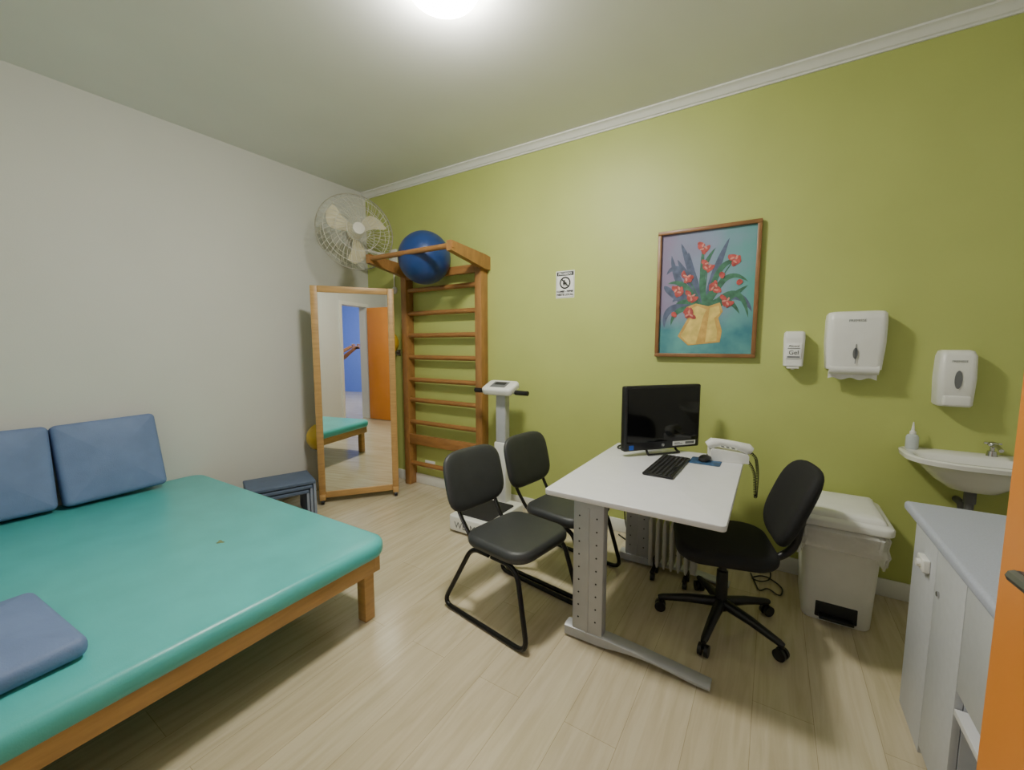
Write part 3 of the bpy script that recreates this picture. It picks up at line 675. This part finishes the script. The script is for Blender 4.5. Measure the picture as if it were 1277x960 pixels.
# ---------------------------------------------------------------- person with phone (seen in mirror)
pe=E('person','person in dark navy clothes holding up a smartphone in the doorway','person',(.0,-.62,0))
def skinned(name,verts,edges,rad,mt,sub=2,root=0):
    me=bpy.data.meshes.new(name); me.from_pydata(verts,edges,[]); o=bpy.data.objects.new(name,me); bpy.context.collection.objects.link(o)
    sm=o.modifiers.new('skin','SKIN'); sm.use_smooth_shade=True
    for i,r in enumerate(rad): me.skin_vertices[0].data[i].radius=(r,r) if not isinstance(r,tuple) else r
    for i in range(len(verts)): me.skin_vertices[0].data[i].use_root=(i==root)
    ss=o.modifiers.new('sub','SUBSURF'); ss.levels=sub; ss.render_levels=sub
    bpy.context.view_layer.update()
    m2=bpy.data.meshes.new_from_object(o.evaluated_get(bpy.context.evaluated_depsgraph_get())); bpy.data.objects.remove(o)
    m2.materials.clear(); m2.materials.append(mt); m2.shade_smooth()
    o=bpy.data.objects.new(name,m2); bpy.context.collection.objects.link(o); o.parent=pe; return o
V=[(0,0,.95),(0,0,1.15),(0,.02,1.38),(0,.02,1.48),(0,.04,1.56),(0,.05,1.66),(0,.03,1.74)]
Rv=[(.15,.11),(.13,.10),(.14,.09),(.055,.055),(.075,.08),(.085,.095),(.05,.06)]
Ed=[(0,1),(1,2),(2,3),(3,4),(4,5),(5,6)]
def ch(start,pts,rs):
    p=start
    for q,r in zip(pts,rs):
        V.append(q); Rv.append(r); Ed.append((p,len(V)-1)); p=len(V)-1
    return p
for s in (-1,1):
    ch(0,[(s*.10,0,.86),(s*.11,.01,.48),(s*.11,-.01,.09),(s*.12,.13,.04)],[.085,.055,.04,.035])
hands=[]
for s,hx in ((-1,-.085),(1,.07)):
    ch(2,[(s*.17,.02,1.38),(s*.20,.10,1.14),((s*.17+hx)/2,.34,1.27),(hx,.545,1.375)],[.055,.045,.033,.027]); hands.append(hx)
skinned('body',V,Ed,Rv,SKIN)
V=[(0,0,.92),(0,0,1.15),(0,.02,1.38),(0,.02,1.45)]; Rv=[(.165,.125),(.15,.12),(.155,.11),(.07,.065)]; Ed=[(0,1),(1,2),(2,3)]
for s in (-1,1): ch(2,[(s*.18,.02,1.38),(s*.20,.09,1.2)],[.07,.062])
skinned('shirt',V,Ed,Rv,NAVYC)
V=[(0,0,.95)]; Rv=[(.165,.125)]; Ed=[]
for s in (-1,1): ch(0,[(s*.10,0,.84),(s*.11,.01,.48),(s*.11,-.01,.10)],[.1,.075,.065])
skinned('trousers',V,Ed,Rv,NAVYC)
m=M(); m.sph((0,.02,1.72),(.092,.10,.085)); m.obj('hair',HAIRM,pe)
M().tube([(0,.125,1.665),(0,.150,1.635),(0,.135,1.63)],[.007,.012,.006],8).obj('nose',SKIN,pe)
M().tube([(-.022,.128,1.60),(0,.134,1.598),(.022,.128,1.60)],[.003,.005,.003],8).obj('mouth',mat('lips',(150,80,75),.5),pe)
for s in (-1,1):
    M().sph((s*.032,.125,1.665),(.012,.01,.007),12,8).obj('eye',INK,pe)
    M().sph((s*.088,.045,1.65),(.010,.018,.03),12,8).obj('ear',SKIN,pe)
for hx in hands:
    sgn=-1 if hx<0 else 1
    for k in range(4):
        z0=1.345+k*.02
        M().tube([(hx,.545,z0),(hx+sgn*.012,.575,z0+.002),(hx-sgn*.008,.588,z0),(hx-sgn*.03,.59,z0)],[.009,.0085,.008,.006],8).obj('finger',SKIN,pe)
    M().tube([(hx,.54,1.40),(hx-sgn*.015,.555,1.41),(hx-sgn*.035,.562,1.405)],[.011,.010,.007],8).obj('thumb',SKIN,pe)
for s in (-1,1):
    M().slab(s*.115-.045,s*.115+.045,-.09,.18,0,.075,.04,.02).obj('shoe',BLACKP,pe)
e=E('smartphone','dark smartphone held up in two hands','smartphone',(-.008,-.036,1.365),0)
M().box(-.075,.075,-.004,.004,-.037,.0,.003).obj('phone_body',BLACKP,e)
M().box(-.071,.071,-.005,-.0038,-.034,-.003).obj('screen',SCREEN,e)
# ---------------------------------------------------------------- world
w=bpy.data.worlds.new('world'); bpy.context.scene.world=w; w.use_nodes=True
w.node_tree.nodes['Background'].inputs[0].default_value=(.8,.85,1,1); w.node_tree.nodes['Background'].inputs[1].default_value=.3
